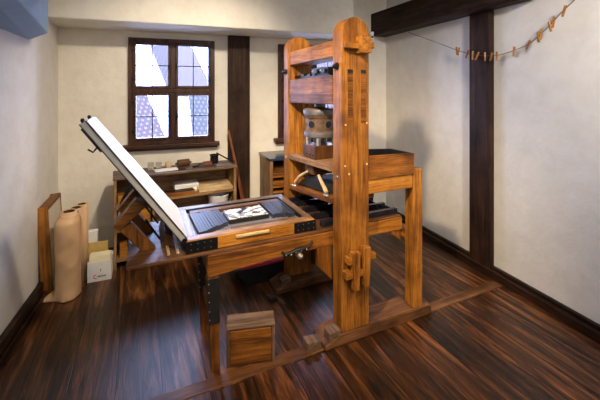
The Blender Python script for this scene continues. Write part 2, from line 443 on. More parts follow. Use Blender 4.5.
# ------------------------------------------------------------------ the press
press = thing('printing_press', 'large wooden hand printing press with arched cheeks and tilted white tympan', 'printing press', (O0[0], O0[1], 0), PR)
WX, WY, WZ = wood('x'), wood('y'), wood('z'); HX = wood('x', 'honey'); AX = wood('x', 'amber', .38)
HZ = wood('z', 'honey', .48); HY = wood('y', 'honey', .40)
XC0, XC1 = .112, .306            # cheek across
def cheek(ya, yb, outer, dx=0, top=1.937):
    rad = (XC1-XC0)/2; cx = (XC0+XC1)/2
    pts = [(XC1, .07), (XC1, top-rad)] + [(cx+rad*math.cos(R(a)), top-rad+rad*math.sin(R(a))) for a in range(10, 180, 10)] + [(XC0, top-rad), (XC0, .07)]
    c = MB().prism(pts, 'y', ya, yb).build('cheek', wood('z', 'honey', .48), press, .006)
    # mortise ends on the outer face
    for a, b in ((.152, .188), (.246, .282)):
        s = -1 if outer < 0 else 1
        yo = ya if s < 0 else yb
        MB().box(a, b, *( (yo-.0015, yo+.01) if s < 0 else (yo-.01, yo+.0015)), 1.30, 1.60).build('mortise_end', wood('x', 'oak'), c, 0)
        MB().box(a, b, *( (yo-.0022, yo+.01) if s < 0 else (yo-.01, yo+.0022)), 1.600, 1.622).build('mortise_gap', BLACK, c, 0)
    for px, pz in ((.137, 1.294), (.288, 1.299), (.134, 1.052), (.288, 1.05), (.162, 1.002)):
        yo = ya if outer < 0 else yb
        MB().cyl((px, yo-.004, pz), (px, yo+.004, pz), .0058, n=12).build('dowel_end', BONE, c, .001)
    # square iron bolt head on the narrow side
    MB().cyl((XC0+.001, (ya+yb)/2, 1.642), (XC0-.008, (ya+yb)/2, 1.642), .024, .024, 12).cyl((XC0-.008, (ya+yb)/2, 1.642), (XC0-.034, (ya+yb)/2, 1.642), .021, .008, 6).build('bolt_head', IRON, c, .002)
    MB().cyl((XC0+.001, (ya+yb)/2, .978), (XC0-.006, (ya+yb)/2, .978), .012, .010, 10).build('bolt_head', SILVER, c, .001)
    c.location.x = dx
    return c
YA0, YA1, YB0, YB1 = 0.0, .106, .700, .800
cheek(YA0, YA1, -1); cheek(YB0, YB1, 1, -.045, 1.912)
def foot(y0, y1, dx):
    f = MB().prism([(0, 0), (.81, 0), (.81, .055), (.79, .070), (.10, .070), (.06, .052), (.02, .035), (0, .03)], 'y', y0, y1)
    o = f.build('foot', wood('x', 'brown', .5), press, .008); o.location.x = dx
foot(-.004, .16, 0); foot(.625, .802, -.06)
# tapered blocks on the left end of each foot
for y0, y1, dx in ((-.002, .065, 0), (.632, .695, -.045)):
    MB().prism([(.028, .038), (.106, .070), (.106, .100), (.030, .088)], 'y', y0, y1).build('foot_block', wood('y', 'grey', .5), press, .004).location.x = dx
# right end legs and upper rails
for ya, yb in ((0, .084), (.716, .80)):
    box('leg', HZ, press, (.659, .735, ya, yb, .07, .980), .006)
    box('upper_rail', HX, press, (XC1, .655, ya+.004, yb-.01, .862, .952), .004)
box('end_rail', HY, press, (.665, .725, .084, .716, .862, .952), .004)
box('end_rail', HY, press, (.665, .725, .084, .716, .50, .56), .004)
# long bed rails
for ya, yb in ((.112, .165), (.62, .673)):
    r = MB().prism([(-.640, .520), (-.632, .510), (-.30, .535), (.655, .556), (.655, .628), (-.632, .628), (-.640, .615)], 'y', ya, yb).build('bed_rail', wood('x', 'oak', .44), press, .005)
    box('rail_plate', HX, press, (.31, .655, ya-.006, ya, .555, .638), .002)
    MB().prism([(.005, .556), (.110, .556), (.110, .330), (.020, .425)], 'y', ya+.002, yb-.004).build('rail_bracket', wood('z', 'oak'), press, .004)
    MB().prism([(.655, .556), (.540, .556), (.655, .47)], 'y', ya+.006, yb-.006).build('rail_bracket', wood('z', 'oak'), press, .004)
# far end of bed rail is carried by two legs with a rung; front ones painted black above
for y in (.118, .455):
    lg = MB().prism([(-.640, .508), (-.580, .512), (-.572, 0), (-.618, 0)], 'y', y, y+.052).build('leg', wood('z', 'oak', .4), press, .004)
    MB().prism([(-.6425, .500), (-.5775, .500), (-.5735, .255), (-.6305, .255)], 'y', y-.0025, y+.0545).build('iron_sleeve', BLACK, lg, .002)
    for z in (.285, .33, .38, .43, .475):
        MB().ball((-.629+(z-.285)*-.03, y-.003, z), .0035, u=8, v=6).build('stud', SILVER, lg, 0)
MB().prism([(.170, .245), (.170, .290), (.455, .290), (.455, .245)], 'x', -.612, -.588).build('rung', wood('y', 'oak'), press, .003)
box('cross_rail', wood('y', 'oak'), press, (-.635, -.575, .165, .62, .515, .60), .004)
# bed plank
box('bed_plank', wood('x', 'brown', .42), press, (-1.022, .655, .118, .690, .629, .646), .003)
for y in (.150, .28, .42, .56, .655):
    box('runner', plain('black oiled runner', (.012, .014, .022), .16, 0, .4, 20, .1), press, (.060, .652, y, y+.030, .6465, .682), .003)
bp = MB().prism([(.36, .640), (.648, .640), (.648, .648), (.56, .700), (.36, .745)], 'y', .35, .58).build('carriage_block', plain('black oiled runner', (.01,)*3), press, .004)
# cross members between the cheeks
def cross(name, x0, x1, f, b, mat, bev=.005, dx=-.033):
    ya, yb = YA1-.004, YB0+.004
    return MB().hexa([(x0, ya, f[0]), (x1, ya, f[0]), (x1+dx, yb, b[0]), (x0+dx, yb, b[0]), (x0, ya, f[1]), (x1, ya, f[1]), (x1+dx, yb, b[1]), (x0+dx, yb, b[1])]).build(name, mat, press, bev)
cross('cap_beam', XC0-.002, .27, (1.705, 1.805), (1.690, 1.790), wood('y', 'honey', .48))
cross('head_beam', XC0-.004, .285, (1.412, 1.592), (1.400, 1.578), wood('y', 'oak', .46))
cross('till_shelf', XC0-.012, .30, (.998, 1.036), (.972, 1.012), wood('y', 'worn', .45), .004)
# block and collars of the spindle (hose)
sx, sy = .200, .440
MB().lathe((sx, sy, 0), [(0, 1.170), (.108, 1.170), (.112, 1.178), (.112, 1.205), (.100, 1.214), (.102, 1.30), (.112, 1.312), (.115, 1.350), (.100, 1.372), (.05, 1.380), (0, 1.380)], 40).build('spindle_drum', DRUM, press, .001, True)
for za, zb, ra in ((1.172, 1.208, .114), (1.328, 1.362, .117)):
    MB().lathe((sx, sy, 0), [(.06, za), (ra, za), (ra+.001, za+.003), (ra+.001, zb-.003), (ra, zb), (.06, zb)], 40).build('drum_band', LEAD, press, .001, True)
for a in (207, 278, 340, 45, 110, 160):
    c, s = math.cos(R(a)), math.sin(R(a))
    MB().cyl((sx+c*.098, sy+s*.098, 1.262), (sx+c*.1035, sy+s*.1035, 1.262), .024, n=20).build('bar_socket', BLACK, press, .001)
    MB().cyl((sx+c*.098, sy+s*.098, 1.262), (sx+c*.1025, sy+s*.1025, 1.262), .029, n=20).build('socket_ring', LEAD, press, .001)
MB().cyl((sx, sy, 1.37), (sx, sy, 1.405), .040, n=24).build('spindle_screw', LEAD, press, .001, True)
MB().cyl((sx, sy, 1.125), (sx, sy, 1.175), .045, n=24).build('spindle_shaft', LEAD, press, .001, True)
for x, y in ((.125, .475), (.150, .365), (.275, .37), (.275, .50)):
    MB().cyl((x, y, 1.112), (x, y, 1.172), .015, n=12).build('spindle_bolt', SILVER, press, .001)
box('hose_block', wood('z', 'brown', .4), press, (.112, .290, .340, .535, 1.026, 1.118), .006)
for y in (.375, .42, .47, .52):
    MB().ball((.111, y, 1.05), .006, u=8, v=6).build('rivet', IRON, press, 0)
box('hose_foot', wood('z', 'brown', .4), press, (.11, .27, .375, .50, .915, .985), .006)
# platen with its cords' pegs
cross('platen', .098, .42, (.803, .842), (.742, .774), wood('y', 'oak', .44), .004, -.028)
pl = MB().prism([(.19, .838), (.66, .782), (.62, .812), (.53, .866), (.36, .880), (.24, .866)], 'x', .125, .36).build('platen_iron', plain('sooty black iron', (.008, .008, .008), .85, 0, .3, 20), press, .006)
MB().tube([(.112, .450, .928), (.106, .52, .893), (.100, .58, .858), (.092, .632, .808)], lambda t: .008+.004*math.sin(t*math.pi*.5), 10).build('platen_hook', BONE, press, 0, True)
MB().tube([(.112, .292, .934), (.106, .255, .915), (.100, .205, .890), (.098, .160, .858)], lambda t: .009+.004*math.sin(t*math.pi*.5), 10).build('platen_hook', BONE, press, 0, True)
for y, z in ((.645, .784), (.150, .846)):
    MB().ball((.092, y, z), .018, .024, .008, u=10, v=6).build('hook_eye', SILVER, press, 0)
# ironwork on top of the head beam
m = MB(); prev = 0
yy = .70; k = 0
m.box(.125, .26, .16, .68, 1.586, 1.600)
while yy > .40:
    m.box(.118+.01*(k % 2), .18, yy-.05, yy, 1.599, 1.607+.006*(k % 3)); yy -= .055; k += 1
m.build('head_plate', IRON, press, .002)
m = MB().box(.135, .25, .20, .445, 1.600, 1.652)
m.box(.118, .137, .22, .27, 1.61, 1.64).box(.118, .137, .33, .38, 1.61, 1.64)
m.build('nut_box', IRON, press, .004)
for y in (.235, .30, .36, .42):
    MB().ball((.132, y, 1.63), .009, u=8, v=6).build('nut', SILVER, press, 0)
# tenon and wedge near the top, front
def upper_wedge(yo, s):
    a, b = sorted((yo, yo+s*.060))
    box('through_tenon', HY, press, (.206, .282, a, b, 1.718, 1.822), .005)
    a, b = sorted((yo+s*.010, yo+s*.040))
    MB().prism([(.112, 1.745), (.112, 1.777), (.206, 1.787), (.206, 1.742)], 'y', a, b).build('wedge', HX, press, .004)
    MB().prism([(.282, 1.750), (.282, 1.785), (.318, 1.787), (.318, 1.750)], 'y', a, b).build('wedge', HX, press, .004)
upper_wedge(YA0, -1); upper_wedge(YB1, 1)
# lower tenons and pegs
def lower_pegs(yo, s):
    def ys(p, q): return sorted((yo+s*p, yo+s*q))
    a, b = ys(.020, .060)
    MB().prism([(.152, .556), (.205, .552), (.196, .335), (.160, .335)], 'y', a, b).build('wedge', HZ, press, .004)
    MB().prism([(.222, .578), (.278, .572), (.268, .345), (.232, .345)], 'y', a, b).build('wedge', HZ, press, .004)
    a, b = ys(.0, .046)
    MB().prism([(.150, .535), (.150, .500), (.340, .470), (.340, .512)], 'y', *ys(.0, .024)).build('peg', HX, press, .003)
    MB().box(.112, .235, *ys(.0, .050), .405, .445).build('peg', HX, press, .004)
    MB().box(.128, .160, *ys(.0, .048), .485, .525).build('peg', HX, press, .004)
    MB().box(.170, .262, *ys(.0, .03), .400, .470).build('through_tenon', HY, press, .003)
lower_pegs(YA0, -1); lower_pegs(YB1, 1)
# iron rounce handle bracket on the front rail
pts = [(-.222, .108, .572), (-.212, .100, .560), (-.190, .096, .555), (-.165, .095, .560), (-.140, .095, .568), (-.110, .095, .570), (-.085, .095, .568), (-.060, .095, .572), (-.045, .097, .583), (-.030, .102, .600)]
br = MB().tube(pts, lambda t: .0055+.008*math.sin(math.pi*t), 10).build('iron_bracket', IRON, press, 0, True)
for x, z in ((-.205, .556), (-.175, .553), (-.145, .562), (-.11, .566), (-.075, .566)):
    MB().ball((x, .086, z), .0055, u=8, v=6).build('stud', SILVER, br, 0)
MB().cyl((-.122, .112, .540), (-.122, .070, .540), .017, n=16).ball((-.122, .068, .540), .013).build('nut', SILVER, br, .001, True)
# coffin
cf = MB()
X0, X1, Y0, Y1, Z0, Z1 = -.742, .006, .138, .695, .6465, .712
cf.box(X0, X1, Y0, Y0+.050, Z0, Z1).box(X0, X1, Y1-.034, Y1, Z0, Z1).box(X0, X0+.036, Y0+.05, Y1-.034, Z0, Z1).box(X1-.044, X1, Y0+.05, Y1-.034, Z0, Z1)
coffin = cf.build('coffin', AX, press, .003)
box('front_rim', wood('x', 'worn', .4), coffin, (X0+.004, X1-.004, Y0+.003, Y0+.058, Z1-.004, Z1+.003), .001)
box('back_rim', wood('x', 'grey', .35), coffin, (X0+.004, X1-.004, Y1-.055, Y1-.003, Z1-.004, Z1+.003), .001)
for xa, xb in ((X0+.004, X0+.048), (X1-.048, X1-.004)):
    box('side_rim', wood('y', 'grey', .35), coffin, (xa, xb, Y0+.058, Y1-.055, Z1-.004, Z1+.003), .001)
box('press_stone', STONE, coffin, (X0+.036, X1-.044, Y0+.05, Y1-.034, Z0, .690), 0)
box('front_ledge', wood('x', 'pale', .4), coffin, (-.484, -.292, Y0-.012, Y0+.002, .688, .701), .002)
for xa, xb in ((X0-.004, -.583), (-.133, X1+.004)):
    ci_ = MB().box(xa, xb, Y0-.005, Y0, Z0, Z1-.002)
    if xa < -.5: ci_.box(X0-.005, X0, Y0, Y0+.13, Z0, Z1-.002)
    else: ci_.box(X1, X1+.005, Y0, Y0+.13, Z0, Z1-.002)
    ir = ci_.build('corner_iron', IRON, coffin, .001)
    for k in range(4):
        for z in (.665, .695):
            MB().ball((xa+.025+k*.034, Y0-.005, z), .003, u=8, v=6).build('rivet', LEAD, ir, 0)
# iron line of the chase inside the rim
ch = MB(); a, b, c, d = X0+.052, X1-.050, Y0+.098, Y1-.058
ch.box(a, b, d-.008, d, .690, .716).box(b-.007, b, c, d-.008, .690, .716)
ch.build('chase_bar', IRON, coffin, .001)
# tympan
T0 = Vector((-.742, 0, .722)); T1 = Vector((-1.196, 0, 1.354)); d = (T1-T0).normalized(); nrm = Vector((d.z, 0, -d.x))
nrm = nrm if nrm.z > 0 else -nrm
def tp(s, o, y): p = T0 + d*s + nrm*o; return (p.x, y, p.z)
L = (T1-T0).length
def yf(s_): return .635 - .190*max(0, s_)/L
def tbox(s0, s1, o0, o1, y0, y1):
    a1, b1 = (yf(s0)+y1-.69, yf(s1)+y1-.69) if y1 > .5 else (y1, y1)
    return MB().hexa([tp(s0, o0, y0), tp(s1, o0, y0), tp(s1, o0, b1), tp(s0, o0, a1), tp(s0, o1, y0), tp(s1, o1, y0), tp(s1, o1, b1), tp(s0, o1, a1)])
ty = tbox(0, L, -.026, .002, .150, .690).build('tympan', EDGE, press, .002)
tbox(.004, L-.004, .002, .009, .153, .687).build('parchment', WHITE, ty, .002)
tbox(0, L+.002, -.030, -.026, .148, .692).build('back_frame', BLACK, ty, .001)
tbox(.003, L, .000, .006, .1465, .156).build('front_lip', BLACK, ty, .0005)
tbox(L-.16, L-.02, -.038, -.030, .152, .175).build('catch_bar', IRON, ty, .002)
p = tp(L-.13, -.026, .160); q = tp(L-.14, -.062, .160)
MB().tube([p, tp(L-.135, -.045, .16), q, tp(L-.115, -.070, .16)], .0045, 8).build('catch', IRON, ty, 0, True)
for y in (.170, .400):
    a = tp(L-.005, -.012, y)
    MB().cyl(a, tp(L+.006, -.010, y), .008, n=12).ball(tp(L+.010, -.008, y), .0095).build('corner_stud', IRON, ty, 0, True)
tbox(L*.36, L*.54, -.034, -.026, .150, .170).build('catch_bar', IRON, ty, .001)
for y in (.165, .655):
    MB().cyl(tp(-.004, -.014, y-.02), tp(-.004, -.014, y+.03), .016, n=14).build('hinge', IRON, ty, .001)
# gallows that carries the tympan
for y in (.27, .52):
    MB().prism([(-.955, .646), (-.885, .646), (-1.005, .806), (-1.062, .776)], 'y', y, y+.05).build('gallows_post', wood('z', 'oak', .44), press, .004)
    MB().prism([(-1.088, .800), (-1.062, .770), (-.925, .892), (-.985, .925)], 'y', y-.012, y+.062).build('gallows_arm', wood('x', 'oak', .44), press, .004)
    MB().prism([(-.940, .800), (-.932, .808), (-.860, .690), (-.868, .684)], 'y', y+.018, y+.030).build('gallows_stay', IRON, press, .001)
box('gallows_bar', wood('y', 'oak'), press, (-1.075, -1.04, .32, .52, .775, .805), .003)
MB().prism([(-.86, .646), (-.80, .646), (-.80, .70), (-.84, .72)], 'y', .27, .57).build('gallows_block', wood('y', 'brown'), press, .003)
for x in (-.835, -.79):
    box('plank_batten', wood('y', 'pale'), press, (x, x+.014, .16, .62, .646, .654), .002)

# --- things lying in the coffin
def lab_top(o, label, cat, group=None): return tag(o, label, cat, group)
def in_press(o): o.location = (O0[0], O0[1], 0); o.rotation_euler = (0, 0, PR); return o
# strips of wooden furniture, left of block and right of block
def strip(name, x, w, ya, yb, z0, z1, skew, label, group):
    c = MB(); c.hexa([(x, ya, z0), (x+w, ya, z0), (x+w+skew, yb, z0), (x+skew, yb, z0), (x, ya, z1), (x+w, ya, z1), (x+w+skew, yb, z1), (x+skew, yb, z1)])
    return in_press(tag(c.build(name, SLAT, None, 0), label, 'printing furniture', group))
n = 11
for k in range(n):
    x = -.668 + k*.0166
    strip('spacing_strip', x, .0152, .222+.0085*k+random.uniform(-.004, .004), .545+random.uniform(-.008, .008), .6905, .716+random.uniform(-.002, .002), -.012,
          'dark blue-black strip packed in the left bundle beside the printing block', 'strips left of the printing block')
for k in range(9):
    x = -.204 + k*.0160
    strip('spacing_strip', x, .0145, .318+random.uniform(-.008, .008)-.004*k, .550+random.uniform(-.006, .006), .6905, .717+random.uniform(-.002, .002), 0,
          'dark blue-black strip packed in the right bundle beside the printing block', 'strips right of the printing block')
bk = thing('printing_block', 'white-faced engraved printing block in middle of the type bed', 'printing block', (O0[0], O0[1], 0), PR)
box('block_body', BLACK, bk, (-.478, -.222, .325, .505, .6905, .716), .002)
box('block_face', ENGRAVE, bk, (-.472, -.228, .331, .499, .7165, .7205), .001)
for a, b, c, d_, nm, lab in ((-.675, -.22, .560, .590, 'long_spacer', 'long brown wood spacer along the back left of the type bed'),
                       (-.205, -.06, .560, .590, 'long_spacer', 'short brown wood spacer along the back right of the type bed')):
    in_press(tag(box(nm, wood('x', 'brown'), None, (a, b, c, d_, .6905, .712), .002), lab, 'wood spacer'))
in_press(tag(box('long_spacer', wood('x', 'grey'), None, (-.672, -.06, .598, .622, .6905, .709), .002), 'pale grey wood spacer against the far side of the type bed', 'wood spacer'))
in_press(tag(box('long_spacer', wood('x', 'grey'), None, (-.480, -.07, .232, .262, .6905, .702), .002), 'pale grey wood spacer in front of the printing block', 'wood spacer'))

# --- ink box on the right end of the press
ib = thing('ink_box', 'open wooden tray with black inside on the right end of the press', 'tray', (O0[0], O0[1], 0), PR)
def pr(m, nm, mat): return m.build(nm, mat, ib, .003)
pr(MB().prism([(.304, .9535), (.658, .9535), (.658, 1.090), (.304, 1.098)], 'y', -.006, .008), 'front_board', wood('x', 'oak', .44))
pr(MB().prism([(.304, .9535), (.658, .9535), (.658, 1.082), (.304, 1.100)], 'y', .228, .240), 'back_board', BLACK)
pr(MB().prism([(.008, .9535), (.228, .9535), (.228, 1.084), (.008, 1.089)], 'x', .646, .658), 'end_board', BLACK)
pr(MB().prism([(.008, .9535), (.228, .9535), (.228, 1.096), (.008, 1.096)], 'x', .304, .314), 'end_board', BLACK)
pr(MB().box(.314, .646, .008, .228, .9535, .970), 'bottom_board', BLACK)
ib.location.z += .0
# --- loose wood block by the near foot
t = MB().prism([(0, 0), (.090, 0), (.090, .048), (0, .055)], 'y', 0, .070).build('wood_block', wood('y', 'grey', .5), None, .005)
t.location = (.685, 1.838, 0); t.rotation_euler = (0, 0, R(3)); tag(t, 'small loose wooden block on floor at near foot of press', 'block')
t = MB().prism([(0, 0), (.060, 0), (.060, .028), (0, .030)], 'y', 0, .045).build('wood_block', BLACK, None, .005)
t.location = (.600, 2.36, 0); t.rotation_euler = (0, 0, R(8)); tag(t, 'small dark block on floor at far foot of press', 'block')

# --- crate under the bed
cr = thing('wooden_crate', 'small old wooden box on the floor under the press bed', 'crate', (.236, 1.886, 0), math.atan2(1.843-1.886, .492-.236))
cw, chh, cd = .262, .218, .095
MB().prism([(0, 0), (cd, 0), (cd, chh), (.02, chh), (.006, chh-.006), (0, chh-.02)], 'x', .012, cw-.012).build('box_body', wood('x', 'brown'), cr, .002)
MB().prism([(-.002, 0), (cd, 0), (cd, chh+.003), (.018, chh+.003), (.004, chh-.005), (-.002, chh-.018)], 'x', 0, .014).build('side_board', wood('z', 'grey'), cr, .002)
MB().prism([(-.002, 0), (cd, 0), (cd, chh+.003), (.018, chh+.003), (.004, chh-.005), (-.002, chh-.018)], 'x', cw-.014, cw).build('side_board', wood('z', 'grey'), cr, .002)
box('front_panel', wood('x', 'oak', .46), cr, (.022, cw-.022, -.004, .002, .018, chh-.022), .002)
MB().prism([(-.005, chh-.016), (.02, chh-.004), (cd, chh+.004), (cd, chh+.010), (.012, chh+.010), (0, chh+.004), (-.006, chh-.006)], 'x', .0, cw).build('lid', wood('x', 'grey', .35), cr, .003)
# --- black trunk between the feet
tk = thing('storage_trunk', 'black trunk with crimson edge on floor behind the press feet', 'trunk', (O0[0], O0[1], 0), PR)
MB().hexa([(-.23, .825, 0), (.09, .825, 0), (.09, 1.10, 0), (-.23, 1.10, 0), (-.315, .815, .137), (.12, .815, .137), (.12, 1.13, .137), (-.315, 1.13, .137)]).build('trunk_body', BLACK, tk, .004)
box('crimson_edge', REDP, tk, (-.27, .115, .818, .840, .137, .154), .002)
box('trunk_lid', BLUEP, tk, (-.27, .115, .841, 1.12, .137, .150), .003)

# ------------------------------------------------------------------ bookcase with shelf by back wall
BC_A = R(9)
bc = thing('low_shelf_unit', 'low open wooden shelf unit standing under the left window', 'shelf unit', (-.520, 3.210, 0), BC_A)
BW, BD, BH = 1.052, .305, .766
PLB = wood('x', 'grey', .5)
box('top_board', wood('x', 'grey', .45), bc, (-.006, BW+.008, -.006, BD, BH-.022, BH), .004)
box('side_panel', wood('z', 'tan', .5), bc, (0, .022, 0, BD, 0, BH-.022), .002)
box('side_panel', wood('z', 'tan', .5), bc, (BW-.026, BW, 0, BD, 0, BH-.022), .002)
box('divider', wood('z', 'tan', .5), bc, (.300, .318, .03, BD-.015, .08, .52), .002)
box('shelf_board', wood('x', 'tan', .5), bc, (.022, BW-.026, .004, BD-.015, .520, .540), .002)
box('shelf_board', wood('x', 'tan', .5), bc, (.022, .300, .02, BD-.015, .300, .316), .002)
box('shelf_board', wood('x', 'tan', .5), bc, (.318, BW-.026, .02, BD-.015, .256, .272), .002)
box('shelf_board', wood('x', 'tan', .5), bc, (.022, BW-.026, .004, BD-.015, .060, .080), .002)
box('back_panel', wood('x', 'tan', .55), bc, (.022, BW-.026, BD-.015, BD, 0.02, BH-.022), 0)
def bcw(x, y, z=0):      # shelf unit local -> world
    c, s = math.cos(BC_A), math.sin(BC_A); return (-.520+x*c-y*s, 3.210+x*s+y*c, z)
def on_bc(o, x, y, z, rz=0): o.location = bcw(x, y, z); o.rotation_euler = (0, 0, BC_A+R(rz)); return o
# contents of the left cubby: orange blocks
cub = [(.030, .541, .060, .060, 'orange wooden block on the upper left shelf of the low unit'),
       (.110, .541, .075, .050, 'wide orange wooden block on the upper left shelf near the tympan'),
       (.040, .317, .070, .055, 'orange wooden block on the second shelf of the low unit at far left'),
       (.125, .317, .060, .100, 'tall orange wooden block on the second shelf of the low unit'),
       (.205, .317, .080, .140, 'stacked tallest orange block on the second shelf beside the divider'),
       (.045, .081, .060, .090, 'orange block on the bottom shelf of the low unit at far left'),
       (.150, .081, .090, .130, 'large orange block on the bottom shelf of the low unit')]
for x, z, w, h, lb in cub:
    o = box('wood_block', wood('x', 'amber', .5), None, (0, w, 0, .13, 0, h), .003)
    on_bc(o, x, .04, z, random.uniform(-3, 3)); tag(o, lb, 'block')
o = MB().prism([(0, 0), (.03, 0), (.11, .17), (.085, .175)], 'y', 0, .02).build('iron_bar', IRON, None, .002)
on_bc(o, .040, .008, .541); tag(o, 'dark bar leaning inside the upper left of the low unit', 'bar')
# white paper stack + brown block + pale board on the shelf
for k in range(7):
    o = box('paper_bundle', PAPER, None, (0, .215, 0, .14, 0, .0105), .001)
    on_bc(o, .500+random.uniform(-.006, .006), .115, .541+.0108*k, random.uniform(-2.5, 2.5))
    tag(o, 'white folded paper in the stack on the middle shelf of the low unit', 'paper', 'papers stacked on the middle shelf')
o = thing('wood_tray', 'long brown wooden composing tray lying in front of the paper stack', 'tray', bcw(.40, .012, .5405), BC_A+R(0))
box('tray_base', wood('x', 'oak'), o, (0, .262, 0, .085, 0, .034), .003); box('tray_top', wood('x', 'dark'), o, (.006, .256, .006, .079, .0345, .042), .002)
o = thing('pale_board', 'pale planed board resting on middle shelf at the right', 'board', bcw(.700, .020, .5405), BC_A)
MB().hexa([(0, 0, 0), (.320, 0, 0), (.320, .20, .0), (0, .20, .0), (0, 0, .022), (.325, 0, .022), (.325, .20, .052), (0, .20, .052)]).build('board', wood('x', 'pale', .45), o, .002)
# white pail
o = thing('white_pail', 'white pail on the lower shelf at right, behind the coffin', 'pail', bcw(.905, .112, .2725), BC_A)
MB().lathe((0, 0, 0), [(0, 0), (.078, 0), (.082, .01), (.098, .20), (.102, .205), (.102, .212), (.094, .212), (.092, .20), (.076, .014), (0, .012)], 32).build('pail_body', WHITE, o, 0, True)
MB().tube([(.100*math.cos(R(a)), .0 + .100*math.sin(R(a))*.25-.103, .195-.07*math.sin(R(a))) for a in range(0, 181, 15)], .003, 6).build('pail_handle', SILVER, o, 0, True)
# things on top of the unit
ZT = BH+.0005
GL = bpy.data.materials.new('clear glass'); GL.use_nodes = True
b = GL.node_tree.nodes['Principled BSDF']; b.inputs['Transmission Weight'].default_value = 1; b.inputs['Roughness'].default_value = .03; b.inputs['IOR'].default_value = 1.3
def jar(x, y, lb, s=1):
    o = MB().lathe((0, 0, 0), [(0, 0), (.024*s, 0), (.026*s, .005), (.026*s, .065*s), (.0235*s, .065*s), (.0235*s, .008), (0, .006)], 24).build('glass_jar', GL, None, 0, True)
    on_bc(o, x, y, ZT); tag(o, lb, 'jar'); return o
jar(.300, .20, 'small clear glass jar on top of low unit, nearer the tympan'); jar(.368, .19, 'small clear glass jar on low unit beside the pale stone', .95)
def lump(name, mat, x, y, rx, ry, rz_, lb, cat, jit=.004, turn=0):
    o = MB().ball((0, 0, rz_*.93), rx, ry, rz_, 14, 9, jit).build(name, mat, None, 0, True); on_bc(o, x, y, ZT, turn); tag(o, lb, cat); return o
sheet = box('paper_sheet', PAPER, None, (0, .20, 0, .12, 0, .003), 0); on_bc(sheet, .33, .06, ZT, 4); tag(sheet, 'white paper sheet lying flat at the front edge of the low unit top', 'paper')
lump('stone_lump', plain('pale tan stone', (.55, .42, .26), .7), .455, .20, .030, .026, .034, 'pale tan lump standing on the low unit beside the jars', 'stone')
ow = thing('ink_roller', 'brown bundle shaped like a roller on top of the low unit', 'ink roller', bcw(.590, .20, ZT), BC_A+R(6))
MB().cyl((-.055, 0, .034), (.055, 0, .034), .034, n=24).build('roller_body', wood('x', 'brown'), ow, .004, True)
MB().cyl((-.075, 0, .034), (-.055, 0, .034), .009).cyl((.055, 0, .034), (.075, 0, .034), .009).build('roller_axle', IRON, ow, 0, True)
for k, (x, y, w, a, lb, mt) in enumerate(((.660, .10, .10, 10, 'thin dark chisel lying on low unit near the roller', IRON), (.725, .17, .085, -18, 'black brush lying behind the red leather case', BLACK), (.520, .05, .12, 3, 'thin dark rod lying at the front edge of low unit top', IRON))):
    o = thing('hand_tool', lb, 'tool', bcw(x, y, ZT), BC_A+R(a))
    MB().cyl((0, 0, .009), (w*.55, 0, .009), .0085, .007, n=12).build('handle', mt, o, .001, True)
    MB().box(w*.55, w, -.008, .008, .006, .012).build('blade', LEAD, o, .001)
o = thing('leather_case', 'dark red leather case on low unit beside the black pot', 'case', bcw(.765, .150, ZT), BC_A+R(-8))
box('case_body', REDT, o, (0, .085, 0, .05, 0, .028), .004); box('case_flap', plain('darker red leather', (.15, .03, .02), .5), o, (-.002, .087, -.003, .03, .0285, .033), .001)
o = thing('ink_pot', 'small black pot on right end of the low unit', 'pot', bcw(.890, .215, ZT), BC_A)
MB().lathe((0, 0, 0), [(0, 0), (.038, 0), (.040, .01), (.040, .070), (.046, .078), (.046, .086), (.038, .086), (.035, .07), (.033, .02), (0, .018)], 28).build('pot_body', plain('black enamel', (.012, .012, .016), .25, .2), o, 0, True)
MB().cyl((.0, 0, .02), (.0, 0, .062), .034, n=24).build('ink', BLACK, o, 0, True)
o = thing('ink_brush', 'black stick brush leaning from the pot rim to the unit top', 'brush', bcw(.900, .150, ZT), BC_A+R(-5))
MB().tube([(-.005, .000, .112), (.155, .0, .012)], .0062, 8).build('handle', IRON, o, 0, True)
MB().tube([(.155, 0, .012), (.185, 0, .010)], lambda t: .008-.003*t, 8).build('bristles', BLACK, o, 0, True)
o = box('cloth_pad', plain('blue rag', (.16, .17, .24), .6), None, (0, .15, 0, .09, 0, .006), .002); on_bc(o, .87, .04, ZT, -3); tag(o, 'blue-grey cloth lying flat below the black pot', 'cloth')

# --- leaning stick against post
o = MB().hexa([(.650, 3.440, .0), (.698, 3.440, .0), (.698, 3.465, .0), (.650, 3.465, .0), (.460, 3.594, 1.09), (.482, 3.594, 1.09), (.482, 3.618, 1.09), (.460, 3.618, 1.09)]).build('wooden_stick', wood('z', 'red', .4), None, .006)
tag(o, 'reddish wooden stick leaning on the dark post beside the low unit', 'stick')

# --- type cabinet near second window
cb = thing('type_cabinet', 'wooden type cabinet with blue top behind the press', 'cabinet', (.830, 3.27, 0), R(2))
CW, CD, CH = .60, .40, .83
box('cabinet_top', plain('glossy blue black top', (.03, .045, .10), .12, 0, .3, 8), cb, (-.012, CW+.012, -.012, CD, CH-.022, CH), .003)
box('side_panel', wood('z', 'tan', .5), cb, (0, .030, 0, CD, 0, CH-.022), .002)
box('side_panel', wood('z', 'tan', .5), cb, (CW-.03, CW, 0, CD, 0, CH-.022), .002)
box('back_panel', wood('z', 'brown', .5), cb, (.03, CW-.03, CD-.015, CD, 0, CH-.022), 0)
for z in (.655, .555, .500, .25, .03):
    box('shelf_board', wood('x', 'honey', .5), cb, (.03, CW-.03, .005, CD-.015, z-.018, z), .002)
for z0, z1 in ((.658, .712), (.560, .602)):
    dr = box('drawer', wood('x', 'oak', .45), cb, (.034, CW-.034, .008, .33, z0, z1), .002)
    MB().cyl((CW/2, .008, (z0+z1)/2), (CW/2, -.015, (z0+z1)/2), .010, .014, 12).build('knob', IRON, dr, .001)

